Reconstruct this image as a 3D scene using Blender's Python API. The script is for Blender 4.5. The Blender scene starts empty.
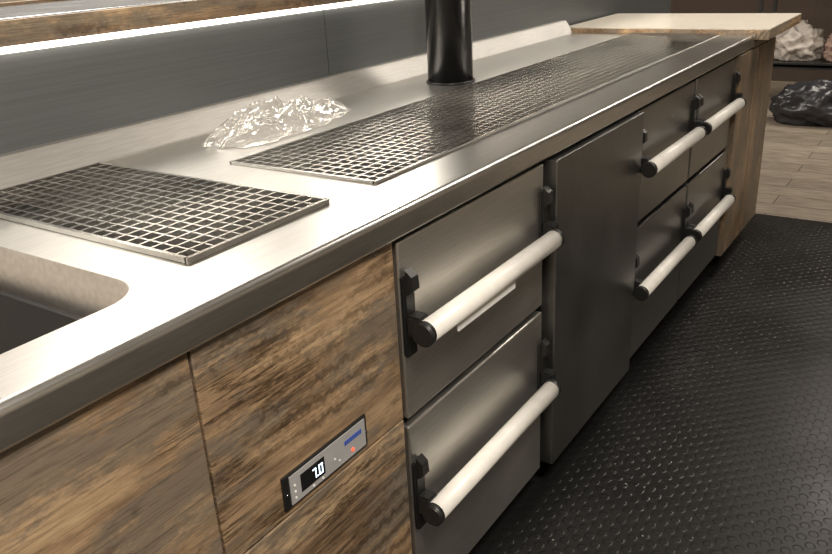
import bpy, bmesh, math, random
import numpy as np
from mathutils import Vector, Matrix, noise
random.seed(3)
S=bpy.context.scene
try:
    S.view_settings.view_transform='Standard'
    S.view_settings.look='None'
except Exception: pass

# ---------------- helpers ----------------
def link(o,parent=None):
    S.collection.objects.link(o)
    if parent: o.parent=parent
    return o
def group(name):
    e=bpy.data.objects.new(name,None); e.empty_display_size=.1
    return link(e)
def mesh_obj(name,bm,mat,parent=None,smooth=False):
    me=bpy.data.meshes.new(name); bm.normal_update(); bm.to_mesh(me); bm.free()
    if smooth:
        for p in me.polygons:p.use_smooth=True
    o=bpy.data.objects.new(name,me)
    if mat: me.materials.append(mat)
    return link(o,parent)
def addbox(bm,x0,x1,y0,y1,z0,z1):
    vs=[bm.verts.new(p) for p in [(x0,y0,z0),(x1,y0,z0),(x1,y1,z0),(x0,y1,z0),(x0,y0,z1),(x1,y0,z1),(x1,y1,z1),(x0,y1,z1)]]
    for f in [(3,2,1,0),(4,5,6,7),(0,1,5,4),(1,2,6,5),(2,3,7,6),(3,0,4,7)]:
        bm.faces.new([vs[i] for i in f])
    return vs
def box(name,x0,x1,y0,y1,z0,z1,mat,parent=None,bev=0.0,seg=2):
    bm=bmesh.new(); addbox(bm,x0,x1,y0,y1,z0,z1)
    if bev: bmesh.ops.bevel(bm,geom=bm.edges[:],offset=bev,segments=seg,affect='EDGES',profile=.5)
    return mesh_obj(name,bm,mat,parent)
def cyl(name,p0,p1,r,mat,parent=None,n=32,bev=0,r2=None):
    p0=Vector(p0);p1=Vector(p1);d=p1-p0
    bm=bmesh.new(); bmesh.ops.create_cone(bm,cap_ends=True,segments=n,radius1=r,radius2=r if r2 is None else r2,depth=d.length)
    if bev:
        es=[e for e in bm.edges if any(len(f.verts)>4 for f in e.link_faces)]
        bmesh.ops.bevel(bm,geom=es,offset=bev,segments=3,affect='EDGES')
    M=Matrix.Translation((p0+p1)/2)@d.to_track_quat('Z','Y').to_matrix().to_4x4()
    bmesh.ops.transform(bm,matrix=M,verts=bm.verts)
    o=mesh_obj(name,bm,mat,parent,True)
    for p in o.data.polygons:
        if len(p.vertices)>4:p.use_smooth=False
    return o
def tube(name,pts,rad,mat,parent=None,n=16):
    cu=bpy.data.curves.new(name,'CURVE');cu.dimensions='3D';cu.bevel_depth=rad;cu.bevel_resolution=6;cu.resolution_u=8
    sp=cu.splines.new('NURBS');sp.points.add(len(pts)-1)
    for p,c in zip(sp.points,pts):p.co=(*c,1)
    sp.use_endpoint_u=True;sp.order_u=3;cu.use_fill_caps=True
    o=bpy.data.objects.new(name,cu);cu.materials.append(mat);return link(o,parent)
def extrude_profile(name,prof,x0,x1,mat,parent=None,smooth=False):
    bm=bmesh.new()
    a=[bm.verts.new((x0,y,z)) for y,z in prof];b=[bm.verts.new((x1,y,z)) for y,z in prof]
    n=len(prof)
    for i in range(n):
        bm.faces.new([a[i],a[(i+1)%n],b[(i+1)%n],b[i]])
    bm.faces.new(a[::-1]);bm.faces.new(b)
    bmesh.ops.recalc_face_normals(bm,faces=bm.faces[:])
    return mesh_obj(name,bm,mat,parent,smooth)
def rounded_rect(x0,x1,y0,y1,r,n=8):
    pts=[]
    for cx,cy,a0 in [(x1-r,y1-r,0),(x0+r,y1-r,90),(x0+r,y0+r,180),(x1-r,y0+r,270)]:
        for i in range(n+1):
            a=math.radians(a0+90*i/n);pts.append((cx+r*math.cos(a),cy+r*math.sin(a)))
    return pts
def prism(pts,z0,z1,name,mat=None,parent=None):
    bm=bmesh.new()
    a=[bm.verts.new((x,y,z0)) for x,y in pts];b=[bm.verts.new((x,y,z1)) for x,y in pts];n=len(pts)
    for i in range(n):bm.faces.new([a[i],a[(i+1)%n],b[(i+1)%n],b[i]])
    bm.faces.new(a[::-1]);bm.faces.new(b)
    bmesh.ops.recalc_face_normals(bm,faces=bm.faces[:])
    return mesh_obj(name,bm,mat,parent)
def cut(obj,cutter):
    m=obj.modifiers.new('b','BOOLEAN');m.operation='DIFFERENCE';m.object=cutter;m.solver='EXACT'
    dg=bpy.context.evaluated_depsgraph_get();dg.update()
    me=bpy.data.meshes.new_from_object(obj.evaluated_get(dg))
    obj.modifiers.clear();obj.data=me
    bpy.data.objects.remove(cutter,do_unlink=True)

# ---------------- materials ----------------
def newmat(name):
    m=bpy.data.materials.new(name);m.use_nodes=True
    nt=m.node_tree;b=nt.nodes['Principled BSDF'];return m,nt,b
def N(nt,t,**k):
    n=nt.nodes.new(t)
    for a,v in k.items():
        if a in n.inputs:n.inputs[a].default_value=v
        else:setattr(n,a,v)
    return n
def coords(nt,scale=(1,1,1),rot=(0,0,0)):
    t=N(nt,'ShaderNodeTexCoord');mp=N(nt,'ShaderNodeMapping')
    mp.inputs['Scale'].default_value=scale;mp.inputs['Rotation'].default_value=rot
    nt.links.new(t.outputs['Object'],mp.inputs[0]);return mp
def ramp(nt,src,stops):
    r=N(nt,'ShaderNodeValToRGB')
    el=r.color_ramp.elements
    while len(el)<len(stops):el.new(.5)
    for e,(p,c) in zip(el,stops):
        e.position=p;e.color=(*c,1) if len(c)==3 else c
    nt.links.new(src,r.inputs[0]);return r
def steel(name,col=(.55,.54,.52),rough=.3,grain=(2,60,60),bump=.02,smudge=.12,metal=1.0):
    m,nt,b=newmat(name);L=nt.links.new
    b.inputs['Metallic'].default_value=metal
    mp=coords(nt,grain);n=N(nt,'ShaderNodeTexNoise',Scale=6.0,Detail=3.0);L(mp.outputs[0],n.inputs['Vector'])
    bp=N(nt,'ShaderNodeBump',Strength=bump*5,Distance=.001);L(n.outputs[0],bp.inputs['Height'])
    if bump>0:L(bp.outputs[0],b.inputs['Normal'])
    mp2=coords(nt,(1,1,1));n2=N(nt,'ShaderNodeTexNoise',Scale=5.0,Detail=3.0,Roughness=.5);L(mp2.outputs[0],n2.inputs['Vector'])
    mr=N(nt,'ShaderNodeMapRange');mr.inputs['From Min'].default_value=.3;mr.inputs['From Max'].default_value=.7
    mr.inputs['To Min'].default_value=max(.04,rough-smudge);mr.inputs['To Max'].default_value=rough+smudge
    L(n2.outputs[0],mr.inputs[0]);L(mr.outputs[0],b.inputs['Roughness'])
    c2=tuple(c*.88 for c in col)
    r=ramp(nt,n.outputs[0],[(.35,c2),(.65,col)]);L(r.outputs[0],b.inputs['Base Color'])
    return m
def plain(name,col,rough=.5,metal=0,spec=.5):
    m,nt,b=newmat(name);L=nt.links.new
    n=N(nt,'ShaderNodeTexNoise',Scale=30.0,Detail=3.0);mp=coords(nt);L(mp.outputs[0],n.inputs['Vector'])
    r=ramp(nt,n.outputs[0],[(.3,tuple(c*.88 for c in col)),(.7,col)]);L(r.outputs[0],b.inputs['Base Color'])
    b.inputs['Roughness'].default_value=rough;b.inputs['Metallic'].default_value=metal
    b.inputs['Specular IOR Level'].default_value=spec
    return m
def emis(name,col,s):
    m,nt,b=newmat(name)
    b.inputs['Base Color'].default_value=(*col,1);b.inputs['Emission Color'].default_value=(*col,1);b.inputs['Emission Strength'].default_value=s
    return m
def wood(name,tint=1.0,grain_axis='X',off=0):
    m,nt,b=newmat(name);L=nt.links.new
    X=grain_axis=='X'
    t=N(nt,'ShaderNodeTexCoord');add=N(nt,'ShaderNodeVectorMath',operation='ADD');add.inputs[1].default_value=(off*3.1,off*1.7,off*2.3)
    L(t.outputs['Object'],add.inputs[0])
    def mp(s):
        q=N(nt,'ShaderNodeMapping');q.inputs['Scale'].default_value=s if X else (s[2],s[1],s[0]);L(add.outputs[0],q.inputs[0]);return q
    def mul(a,bb,fac):
        q=N(nt,'ShaderNodeMixRGB',blend_type='MULTIPLY')
        if isinstance(fac,float):q.inputs[0].default_value=fac
        else:L(fac,q.inputs[0])
        L(a,q.inputs[1]);L(bb,q.inputs[2]);return q.outputs[0]
    # broad tone
    a=mp((1.0,4,6));n1=N(nt,'ShaderNodeTexNoise',Scale=1.9,Detail=11.0,Roughness=.72,Distortion=.2);L(a.outputs[0],n1.inputs['Vector'])
    r1=ramp(nt,n1.outputs[0],[(.32,(.085,.055,.033)),(.43,(.19,.125,.074)),(.53,(.33,.225,.13)),(.68,(.47,.345,.21))])
    # sharp streaks
    a2=mp((5,70,120));n2=N(nt,'ShaderNodeTexNoise',Scale=3.0,Detail=6.0,Roughness=.65);L(a2.outputs[0],n2.inputs['Vector'])
    r2=ramp(nt,n2.outputs[0],[(.38,(.5,.47,.44)),(.52,(1,1,1))])
    c=mul(r1.outputs[0],r2.outputs[0],.7)
    # dark cracks along grain
    a6=mp((1.5,14,22));n6=N(nt,'ShaderNodeTexNoise',Scale=2.0,Detail=9.0,Roughness=.72,Distortion=.3);L(a6.outputs[0],n6.inputs['Vector'])
    r6=ramp(nt,n6.outputs[0],[(.46,(1,1,1)),(.49,(.2,.17,.14)),(.51,(.2,.17,.14)),(.54,(1,1,1))])
    a7=mp((1.6,2.5,3));n7=N(nt,'ShaderNodeTexNoise',Scale=1.6,Detail=3.0);L(a7.outputs[0],n7.inputs['Vector'])
    r7=ramp(nt,n7.outputs[0],[(.44,(0,0,0)),(.56,(.9,.9,.9))])
    c=mul(c,r6.outputs[0],r7.outputs[0])
    # grey-brown weathered zones with broken edges
    a3=mp((2.2,5,6.5));n3=N(nt,'ShaderNodeTexNoise',Scale=1.3,Detail=14.0,Roughness=.76);L(a3.outputs[0],n3.inputs['Vector'])
    r3=ramp(nt,n3.outputs[0],[(.465,(0,0,0)),(.54,(.85,.85,.85))])
    mx2=N(nt,'ShaderNodeMixRGB',blend_type='MIX');L(r3.outputs[0],mx2.inputs[0]);L(c,mx2.inputs[1])
    q=N(nt,'ShaderNodeMixRGB',blend_type='MULTIPLY');q.inputs[0].default_value=.7;q.inputs[1].default_value=(.155,.128,.098,1);L(r2.outputs[0],q.inputs[2]);L(q.outputs[0],mx2.inputs[2])
    # curved saw marks across the grain
    w=N(nt,'ShaderNodeTexWave',wave_type='RINGS',Scale=24.0,Distortion=3.0,Detail=3.0);w.inputs['Detail Scale'].default_value=2.0
    a4=mp((1.6,1,.6));L(a4.outputs[0],w.inputs['Vector'])
    r4=ramp(nt,w.outputs[0],[(.12,(.5,.47,.44)),(.42,(1,1,1)),(.85,(1,1,1)),(1,(1.35,1.35,1.3))])
    a5=mp((2.2,3,4.5));n5=N(nt,'ShaderNodeTexNoise',Scale=1.5,Detail=6.0,Roughness=.72);L(a5.outputs[0],n5.inputs['Vector'])
    r5=ramp(nt,n5.outputs[0],[(.50,(0,0,0)),(.58,(.85,.85,.85))])
    c=mul(mx2.outputs[0],r4.outputs[0],r5.outputs[0])
    mt=N(nt,'ShaderNodeMixRGB',blend_type='MULTIPLY');mt.inputs[0].default_value=1;mt.inputs[2].default_value=(tint,tint,tint,1);L(c,mt.inputs[1])
    L(mt.outputs[0],b.inputs['Base Color']);b.inputs['Roughness'].default_value=.46
    bp=N(nt,'ShaderNodeBump',Strength=.25,Distance=.001);L(n2.outputs[0],bp.inputs['Height']);L(bp.outputs[0],b.inputs['Normal'])
    return m
M_top=steel('worktop_steel',(.66,.652,.63),.31,(3,50,50),0,.02)
M_up=steel('upstand_steel',(.54,.525,.50),.5,(3,50,50),0,.02)
M_bowl=steel('bowl_steel',(.70,.665,.62),.48,(20,20,20),0,.02)
M_front=steel('drawer_steel',(.78,.76,.72),.40,(1.5,60,60),.02,.03)
M_dark=steel('door_steel_dark_reflection',(.24,.238,.23),.42,(60,60,1.5),.02,.05)  # same stainless as the near drawers, dark room reflection put into base colour
M_dark2=steel('drawer_steel_dark_reflection',(.32,.315,.305),.38,(1.5,60,60),.02,.05)  # far drawer stainless, its reflection of the dark room painted as darker base
M_panel=steel('splash_steel',(.22,.235,.245),.42,(.5,60,60),0,.02,.7)
M_slab=steel('bar_slab_steel',(.34,.37,.40),.25,(1.5,30,30),0,.04,.8)
M_grate=steel('grate_steel',(.90,.89,.86),.2,(10,10,10),0,.05)
M_well=steel('well_steel',(.30,.295,.29),.35,(5,5,5),0,.1)
M_chrome=steel('chrome',(.75,.75,.75),.12,(5,5,5),.0,.02)
M_black=plain('black_plastic',(.012,.012,.012),.38)
M_blackgloss=plain('black_gloss',(.012,.012,.012),.16)
M_gap=plain('carcass_black',(.01,.01,.01),.7)
M_handle=plain('handle_aluminium',(.82,.80,.75),.38,0)
M_white=plain('white_label',(.85,.85,.82),.5)
M_grey=plain('grey_faceplate',(.36,.36,.36),.45)
M_digit=emis('digit_blue',(.75,.88,1),2.0)
M_logo=plain('logo_blue',(.03,.09,.45),.4)
M_red=emis('red_indicator',(1,.12,.05),1.0)
M_woodA=wood('oak_a',1,'X',0.6);M_woodB=wood('oak_b',1,'X',1.3);M_woodC=wood('oak_c',1,'X',2.9)
M_woodF=wood('oak_fascia',1.3,'X',4.1);M_woodV=wood('oak_v',1.0,'Z',5.2)
M_led=emis('led_warm',(1,.91,.77),9)

# ---------------- camera ----------------
yaw,pi_,ro,F=.6097,.3935,-.0546,791.2
f=Vector((math.cos(pi_)*math.cos(yaw),math.cos(pi_)*math.sin(yaw),-math.sin(pi_)))
r=Vector((math.sin(yaw),-math.cos(yaw),0));u=r.cross(f)
R=r*math.cos(ro)+u*math.sin(ro);U=-r*math.sin(ro)+u*math.cos(ro)
C=Vector((0,-.6565,1.2348))
cd=bpy.data.cameras.new('camera');cam=bpy.data.objects.new('camera',cd);link(cam)
cd.sensor_width=36;cd.lens=F*36/832;cd.clip_start=.02
cam.matrix_world=Matrix(((R.x,U.x,-f.x,C.x),(R.y,U.y,-f.y,C.y),(R.z,U.z,-f.z,C.z),(0,0,0,1)))
S.camera=cam

# ---------------- room ----------------
def tile_mat():
    m,nt,b=newmat('plank_tile');L=nt.links.new
    mp=coords(nt,(1,1,1),(0,0,math.radians(90)))
    br=N(nt,'ShaderNodeTexBrick',Scale=1.0);br.inputs['Mortar Size'].default_value=.003
    br.inputs['Brick Width'].default_value=1.1;br.inputs['Row Height'].default_value=.16
    br.inputs['Color1'].default_value=(.42,.37,.30,1);br.inputs['Color2'].default_value=(.31,.27,.22,1);br.inputs['Mortar'].default_value=(.12,.1,.08,1)
    L(mp.outputs[0],br.inputs['Vector'])
    n=N(nt,'ShaderNodeTexNoise',Scale=4.0,Detail=8.0);mp2=coords(nt,(14,2,1));L(mp2.outputs[0],n.inputs['Vector'])
    rr=ramp(nt,n.outputs[0],[(.3,(.55,.53,.5)),(.7,(1.12,1.1,1.08))])
    mx=N(nt,'ShaderNodeMixRGB',blend_type='MULTIPLY');mx.inputs[0].default_value=1;L(br.outputs[0],mx.inputs[1]);L(rr.outputs[0],mx.inputs[2])
    L(mx.outputs[0],b.inputs['Base Color']);b.inputs['Roughness'].default_value=.35
    return m
def rubber_mat():
    m,nt,b=newmat('rubber_studded');L=nt.links.new
    mp=coords(nt,(1,1,1),(0,0,math.radians(45)))
    v=N(nt,'ShaderNodeTexVoronoi',Scale=34.0);v.inputs['Randomness'].default_value=0.0;v.voronoi_dimensions='2D'
    L(mp.outputs[0],v.inputs['Vector'])
    rr=ramp(nt,v.outputs['Distance'],[(.28,(1,1,1)),(.38,(0,0,0))])
    n=N(nt,'ShaderNodeTexNoise',Scale=3.0,Detail=6.0);mp2=coords(nt);L(mp2.outputs[0],n.inputs['Vector'])
    bp=N(nt,'ShaderNodeBump',Strength=.65,Distance=.0012);L(rr.outputs[0],bp.inputs['Height']);L(bp.outputs[0],b.inputs['Normal'])
    rg=ramp(nt,n.outputs[0],[(.35,(.28,.28,.28)),(.65,(.42,.42,.42))]);L(rg.outputs[0],b.inputs['Roughness'])
    v2=N(nt,'ShaderNodeTexVoronoi',Scale=16.0);L(mp2.outputs[0],v2.inputs['Vector'])
    r2=ramp(nt,v2.outputs['Distance'],[(.03,(.3,.28,.25)),(.04,(.010,.0098,.0095))])
    L(r2.outputs[0],b.inputs['Base Color']);b.inputs['Specular IOR Level'].default_value=.27
    return m
M_tile=tile_mat();M_rub=rubber_mat()
M_wall=plain('wall_paint',(.50,.44,.37),.8);M_wallB=plain('wall_dark',(.06,.04,.028),.7);M_ceil=plain('ceiling_paint',(.34,.31,.27),.9)
M_wallL=plain('wall_left_paint',(.30,.27,.23),.8)
M_wallR=plain('wall_right_paint',(.40,.36,.31),.8)
X0,X1,Y0,Y1,ZC=-2.5,7.6,-3.0,4.5,2.8
box('floor',X0,X1,Y0,Y1,-.1,0,M_tile)
box('wall_back',X1,X1+.1,Y0,Y1,0,ZC,M_wallB)
box('wall_front',X0-.1,X0,Y0,Y1,0,ZC,M_wall)
box('wall_left',X0,X1,Y1,Y1+.1,0,ZC,M_wallL)
box('wall_right',X0,X1,Y0-.1,Y0,0,ZC,M_wallR)
box('ceiling',X0,X1,Y0,Y1,ZC,ZC+.1,M_ceil)
box('rubber_mat',-1.5,3.8,-2.2,.068,0.0,.006,M_rub)

# ---------------- counter ----------------
ctr=group('bar_counter')
XA,XB,XC,XD,XE,XF,XW=.494,.887,1.412,1.95,2.46,2.95,3.5
XS=-1.0;XEND=3.13;ZT=.885;ZL=.842
top=box('worktop',XS,XEND,0.0,.735,ZT-.012,ZT,M_top,ctr)
cut(top,prism(rounded_rect(-.1,.522,.085,.60,.06),ZT-.05,ZT+.05,'c'))
cut(top,prism(rounded_rect(.594,.873,.103,.668,.008),ZT-.05,ZT+.05,'c'))
cut(top,prism(rounded_rect(.984,3.118,.100,.438,.008),ZT-.05,ZT+.05,'c'))
prof=[(.006,ZT-.012),(.006,ZT+.0005)]
rr_=.010
for i in range(9):
    a=math.radians(90+90*i/8);prof.append((-.012+rr_+rr_*math.cos(a),ZT+.0005-rr_+rr_*math.sin(a)))
prof+=[(-.012,ZL+.004),(-.009,ZL),(.004,ZL),(.004,ZT-.012)]
extrude_profile('front_lip',prof,XS,XEND,M_top,ctr,False)
box('end_lip',XEND,XEND+.004,-.012,.735,ZL,ZT,M_top,ctr)
up=[(.683,ZT),(.686,ZT+.003),(.716,ZT+.043),(.721,ZT+.048),(.745,ZT+.048),(.745,ZT-.01),(.683,ZT-.01)]
extrude_profile('upstand',up,XS,XEND,M_up,ctr)
def bowl(name,x0,x1,y0,y1,r,z0,z1,mat,parent,rb=.03):
    bm=bmesh.new();rings=[]
    lv=[(0,z1),(0.002,z1-.004),(0.006,z0+rb)]
    for i in range(1,6):
        a=math.radians(18*i);lv.append((.006+rb*(1-math.cos(a)),z0+rb-rb*math.sin(a)))
    for ins,z in lv:
        rings.append([bm.verts.new((x,y,z)) for x,y in rounded_rect(x0+ins,x1-ins,y0+ins,y1-ins,max(r-ins*.6,.004))])
    for a,b in zip(rings,rings[1:]):
        n=len(a)
        for i in range(n):bm.faces.new([a[i],b[i],b[(i+1)%n],a[(i+1)%n]])
    bm.faces.new(rings[-1][::-1])
    bmesh.ops.recalc_face_normals(bm,faces=bm.faces[:])
    for fc in bm.faces:fc.normal_flip()
    return mesh_obj(name,bm,mat,parent,True)
bowl('sink_bowl',-.1,.522,.085,.60,.06,ZT-.17,ZT,M_bowl,ctr,.05)
bowl('drain_well',.594,.873,.103,.668,.008,ZT-.036,ZT,M_well,ctr,.008)
bowl('drain_channel',.984,3.118,.100,.438,.008,ZT-.036,ZT,M_well,ctr,.008)
box('carcass_back',XS,XF,.66,.70,.1,ZT-.04,M_gap,ctr)
box('carcass_base',XS,XF,.03,.70,.085,.1,M_gap,ctr)
box('plinth',XS,XF,.07,.09,.006,.085,M_gap,ctr)
for k,x in enumerate((XS,XA,XB,XC,XD,XE,XF)):
    box('carcass_side_%d'%k,x-.004,x+.004,.03,.66,.1,ZL-.01,M_gap,ctr)
SE=.5346;ZB=.105
box('wood_panel_1',XS,XA-.002,0,.02,ZB,ZL-.004,M_woodA,ctr,.0015)
box('wood_panel_2',XA+.002,XB-.004,0,.02,SE-.0035,ZL-.004,M_woodB,ctr,.0015)
box('wood_panel_3',XA+.002,XB-.004,0,.02,ZB,SE-.0065,M_woodC,ctr,.0015)
box('panel_gap_backing',XS,XB,.021,.026,ZB,ZL-.004,M_gap,ctr)

# ---------------- drawers ----------------
def pull(parent,x0,x1,z,y=-.045,rad=.0185):
    cyl('handle_bar',(x0+.012,y,z),(x1-.012,y,z),rad,M_handle,parent,40)
    for k,(a,b) in enumerate(((x0,x0+.014),(x1-.014,x1))):
        cyl('handle_cap_%d'%k,(a,y,z),(b,y,z),rad+.0015,M_black,parent,32,.002)
def bracket(parent,x,z,side):
    s=side
    xa,xb=sorted((x,x+.028*s))
    bm=bmesh.new()
    addbox(bm,xa,xb,-.010,.0,z-.055,z+.085)
    addbox(bm,xa,xb,-.034,-.008,z-.018,z+.020)
    bmesh.ops.bevel(bm,geom=bm.edges[:],offset=.003,segments=2,affect='EDGES')
    mesh_obj('bracket',bm,M_black,parent)
    prof=[(-.008,z+.05),(-.022,z+.062),(-.020,z+.084),(-.008,z+.094)]
    extrude_profile('latch_tab',prof,x+(.005*s if s>0 else -.023),x+(.023 if s>0 else -.005),M_black,parent)
SD=.512
def drawer_unit(x0,x1,mat,hx0,hx1,label=False,zup=.692,zlo=.352):
    g=group('refrigerated_drawer_unit')
    for nm,z0,z1,hz in (('upper',SD+.010,ZL-.012,zup),('lower',ZB,SD-.006,zlo)):
        box('drawer_front_'+nm,x0+.008,x1-.010,0,.025,z0,z1,mat,g,.003)
        pull(g,hx0,hx1,hz)
        bracket(g,max(hx0+.012,x0-.006),hz,1);bracket(g,x1-.006,hz,-1)
    if label:
        box('label_strip',hx0+.10,hx0+.30,-.050,-.046,zup-.036,zup-.0205,M_white,g,.001)
    return g
drawer_unit(XB,XC,M_front,.882,1.367,True)
drawer_unit(XD,XE,M_dark2,1.915,2.375)
drawer_unit(XE,XF,M_dark2,2.42,2.86)
g=group('refrigerator_door')
box('door_panel',XC+.012,XD-.012,-.02,.015,ZB,ZL-.01,M_dark,g,.003)
box('door_seal',XC+.02,XD-.02,.015,.025,ZB+.01,ZL-.02,M_black,g)

# thermostat
g=group('digital_thermostat')
tx0,tx1,tz0,tz1=.600,.783,.543,.596
box('bezel',tx0,tx1,-.004,0,tz0,tz1,M_black,g,.001)
box('faceplate',tx0+.012,tx1-.006,-.0055,-.004,tz0+.004,tz1-.004,M_grey,g)
box('display_window',.632,.682,-.0062,-.0055,tz0+.013,tz1-.012,M_blackgloss,g)
def seg(bm,x,z,w,h,which):
    t=.0016
    S_={'a':(x,x+w,z+h-t,z+h),'g':(x,x+w,z+h/2-t/2,z+h/2+t/2),'d':(x,x+w,z,z+t),'f':(x,x+t,z+h/2,z+h),'e':(x,x+t,z,z+h/2),'b':(x+w-t,x+w,z+h/2,z+h),'c':(x+w-t,x+w,z,z+h/2)}
    for c in which:
        a=S_[c];addbox(bm,a[0],a[1],-.0068,-.0062,a[2],a[3])
bm=bmesh.new();seg(bm,.656,tz0+.018,.007,.016,'abc');seg(bm,.669,tz0+.018,.008,.016,'abcdef');addbox(bm,.665,.667,-.0068,-.0062,tz0+.018,tz0+.020)
mesh_obj('digits',bm,M_digit,g)
bm=bmesh.new()
for i in range(9):addbox(bm,.728+i*.0045,.7313+i*.0045,-.0062,-.0055,tz0+.030,tz0+.037)
mesh_obj('logo',bm,M_logo,g)
cyl('red_button',(.745,-.0055,tz0+.014),(.745,-.0068,tz0+.014),.003,M_red,g,16)
for k,(xx,zz) in enumerate([(.616,.012),(.616,.022),(.616,.032),(.70,.022),(.71,.014),(.652,.008),(.672,.008)]):
    cyl('button_%d'%k,(xx+.004,-.0055,tz0+zz),(xx+.004,-.0066,tz0+zz),.0018,M_white,g,16)
for k,xx in enumerate((tx0+.006,tx1-.004)):
    cyl('screw_%d'%k,(xx,-.004,.567),(xx,-.006,.567),.0025,M_chrome,g,16)

# ---------------- wooden end cabinet and top ----------------
g=group('wooden_end_cabinet')
XG=3.53
box('carcass',XF+.016,XG,.019,.03,.09,.858,M_woodV,g)
box('door_left',XF+.01,XF+.27,-.012,.018,.09,.835,M_woodV,g,.002)
box('door_right',XF+.274,XG,-.012,.018,.09,.835,M_woodV,g,.002)
box('top_rail',XEND+.01,XG,-.012,.018,.838,.862,M_woodV,g,.002)
box('cabinet_plinth',XF+.016,XG-.04,.07,.09,0.0,.085,M_gap,g)
g=group('end_worktop')
M_cream=plain('cream_laminate',(.76,.71,.61),.3)
M_edge=wood('oak_edge',1.8,'X',7)
XT=3.74
box('laminate_top',XEND+.006,XT,-.06,.73,.902,.906,M_cream,g)
box('wood_core',XEND+.006,XT,-.06,.73,.868,.902,M_edge,g)
box('support_panel',XG-.03,XG,.095,.70,0,.868,M_woodV,g)

# ---------------- back bar ----------------
g=group('raised_bar')
box('splash_panel_1',XS,1.655,.746,.756,.80,1.10,M_panel,g)
box('splash_panel_2',1.658,4.6,.746,.756,.80,1.10,M_panel,g)
box('bar_body',XS,4.6,.757,.95,0,1.10,M_gap,g)
box('fascia',XS,4.6,.735,.76,1.112,1.155,M_woodF,g,.001)
box('bar_slab',XS,4.6,.76,1.25,1.112,1.157,M_slab,g,.002)
box('bar_far_trim',XS,4.6,1.25,1.28,1.112,1.165,M_woodF,g,.002)
box('led_strip',XS,4.6,.738,.752,1.101,1.111,M_led,g)

# ---------------- post ----------------
g=group('black_support_column')
cyl('column',(1.92,.53,ZT),(1.92,.53,2.8),.063,M_blackgloss,g,64)
cyl('base_collar',(1.92,.53,ZT),(1.92,.53,ZT+.006),.068,M_black,g,64,.001)

# faucet (mostly beyond the left edge of the view)
g=group('sink_faucet')
cyl('body',(.55,.65,ZT),(.55,.65,ZT+.05),.022,M_chrome,g,32,.002)
tube('spout',[(.55,.65,ZT+.04),(.55,.65,ZT+.22),(.53,.60,ZT+.29),(.48,.48,ZT+.29),(.46,.43,ZT+.22)],.011,M_chrome,g)

# ---------------- grates ----------------
def grate(x0,x1,y0,y1,nx,ny,z,name='drain_grate'):
    bm=bmesh.new();t=.0017;h=.018
    for i in range(1,nx):
        x=x0+(x1-x0)*i/nx;addbox(bm,x-t,x+t,y0,y1,z-h,z-.0005)
    for j in range(1,ny):
        y=y0+(y1-y0)*j/ny;addbox(bm,x0,x1,y-t,y+t,z-h+.001,z)
    for a in [(x0-.003,x1+.003,y0-.003,y0+.003),(x0-.003,x1+.003,y1-.003,y1+.003),(x0-.003,x0+.003,y0,y1),(x1-.003,x1+.003,y0,y1)]:
        addbox(bm,*a,z-h,z+.001)
    return mesh_obj(name,bm,M_grate)
grate(.598,.869,.107,.664,11,22,ZT+.007)
grate(.988,3.114,.104,.434,88,14,ZT+.004)

# ---------------- plastic bag ----------------
def bag_mat():
    m,nt,b=newmat('clear_plastic');L=nt.links.new
    out=nt.nodes['Material Output']
    tr=N(nt,'ShaderNodeBsdfTransparent');tr.inputs[0].default_value=(.97,.97,.96,1)
    gl=N(nt,'ShaderNodeBsdfGlossy');gl.inputs['Roughness'].default_value=.16;gl.inputs[0].default_value=(1,.99,.97,1)
    df=N(nt,'ShaderNodeBsdfDiffuse');df.inputs[0].default_value=(.92,.91,.88,1)
    lw=N(nt,'ShaderNodeLayerWeight',Blend=.45)
    m1=N(nt,'ShaderNodeMixShader');L(lw.outputs['Facing'],m1.inputs[0]);L(tr.outputs[0],m1.inputs[1]);L(gl.outputs[0],m1.inputs[2])
    m2=N(nt,'ShaderNodeMixShader');m2.inputs[0].default_value=.2;L(m1.outputs[0],m2.inputs[1]);L(df.outputs[0],m2.inputs[2])
    L(m2.outputs[0],out.inputs[0]);return m
def ridged(p,o=4):
    s=0;a=1
    for i in range(o):
        s+=a*(1-abs(noise.noise(p)*2));p=p*2.1+Vector((3.1,1.7,.3));a*=.45
    return s/1.8
def sheet(bm,cx,cy,ang,L0,W0,hgt,seed,nu=120,nv=70,flat=.3):
    gr=[]
    for i in range(nu+1):
        row=[];s=i/nu
        wv=W0*(.25+.8*math.sin(math.pi*min(1,s*.8+.14))**.8)*(1 if s>.1 else .5+.5*s/.1)
        for j in range(nv+1):
            t=j/nv*2-1
            lx=(s-.5)*L0;ly=t*wv*.5
            env=max(0,1-t*t)**.6*min(1,s/.12)**.5*min(1,(1-s)/.06+.15)
            k=ridged(Vector((lx*10+seed*9,ly*26+lx*4,seed*3.7+.2)),3)
            h=(.3+.7*math.sin(math.pi*min(1,s*.9+.08)))*hgt*env*(flat+(1.25-flat)*k)
            lx+=.012*noise.noise(Vector((ly*20,lx*8,5)));ly+=.016*noise.noise(Vector((lx*18,ly*14,9+seed)))
            x=cx+lx*math.cos(ang)-ly*math.sin(ang);y=cy+lx*math.sin(ang)+ly*math.cos(ang)
            row.append(bm.verts.new((x,y,ZT+.0015+max(0,h))))
        gr.append(row)
    for i in range(nu):
        for j in range(nv):
            bm.faces.new([gr[i][j],gr[i+1][j],gr[i+1][j+1],gr[i][j+1]])
bm=bmesh.new()
sheet(bm,1.28,.585,.08,.43,.15,.058,1,flat=.15)
sheet(bm,1.30,.59,.04,.39,.13,.036,2,flat=.1)
sheet(bm,1.28,.550,.12,.40,.13,.010,3,flat=.1)
mesh_obj('clear_plastic_bag',bm,bag_mat(),None,True)

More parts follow.
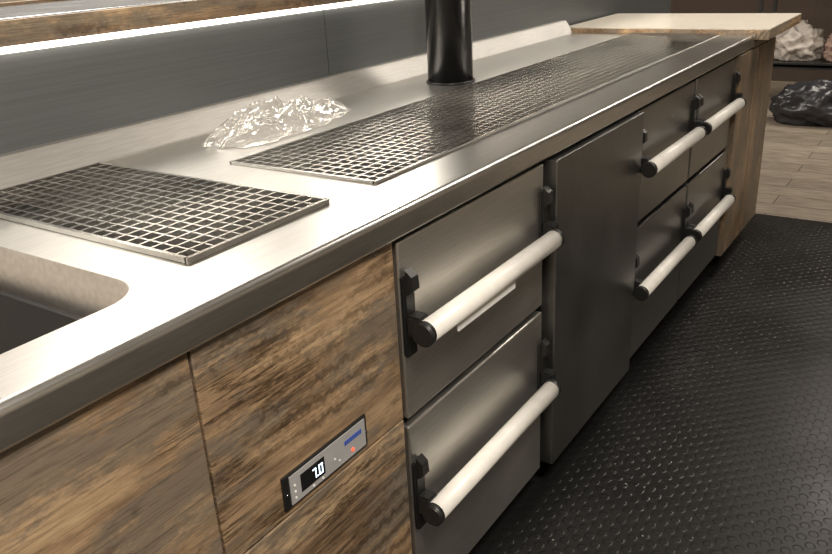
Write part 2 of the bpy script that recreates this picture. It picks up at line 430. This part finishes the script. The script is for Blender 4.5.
# ---------------- clutter at the far end ----------------
g=group('metal_storage_rack')
M_rack=plain('rack_metal',(.05,.05,.05),.35,.6)
rx0,rx1,ry0,ry1=6.3,6.8,-.5,.62
for k,(x,y) in enumerate([(rx0,ry0),(rx1,ry0),(rx0,ry1),(rx1,ry1)]):
    box('upright_%d'%k,x-.012,x+.012,y-.012,y+.012,0,1.0,M_rack,g)
for k,z in enumerate((.30,.33,.95)):
    box('shelf_%d'%k,rx0,rx1,ry0,ry1,z,z+.012,M_rack,g)
def lump(name,c,s,mat,seed,fold=.25,frq=3.0):
    bm=bmesh.new();bmesh.ops.create_icosphere(bm,subdivisions=5,radius=1)
    for v in bm.verts:
        n=v.co.normalized();k=ridged(n*frq*.5+Vector((seed,seed*.7,1)),4)
        v.co=n*(1-fold+fold*1.6*k)
        v.co.x*=s[0];v.co.y*=s[1];v.co.z*=s[2]
        if v.co.z<-s[2]*.6:v.co.z=-s[2]*.6
        v.co+=Vector(c)+Vector((0,0,s[2]*.6))
    return mesh_obj(name,bm,mat,None,True)
lump('cloth_pile',(6.5,.37,.345),(.16,.17,.16),plain('white_cloth',(.62,.57,.52),.9),2,.35,4)
lump('cloth_pile',(6.5,.07,.345),(.15,.13,.13),plain('pink_cloth',(.40,.28,.23),.9),5,.35,4)
lump('black_garbage_bag',(5.95,.12,0),(.18,.28,.17),plain('garbage_plastic',(.03,.03,.035),.35),8,.3,2.5)

# ---------------- lights ----------------
def area(name,loc,size,power,col=(1,.915,.81),rot=(0,0,0)):
    l=bpy.data.lights.new(name,'AREA');l.energy=power;l.color=col;l.size=size
    o=bpy.data.objects.new(name,l);o.location=loc;o.rotation_euler=rot;return link(o)
for k,(x,y,p,s) in enumerate([(-.2,-1.3,115,.5),(1.9,1.9,75,.9),(3.4,-.6,30,.5),(6.0,-.6,45,.5),(0,2.6,80,1.2),(4.5,2.6,65,.9)]):
    area('ceiling_lamp_light_%d'%k,(x,y,2.7),s,p)
w=bpy.data.worlds.new('w');S.world=w;w.use_nodes=True
w.node_tree.nodes['Background'].inputs[0].default_value=(.9,.82,.73,1);w.node_tree.nodes['Background'].inputs[1].default_value=.05
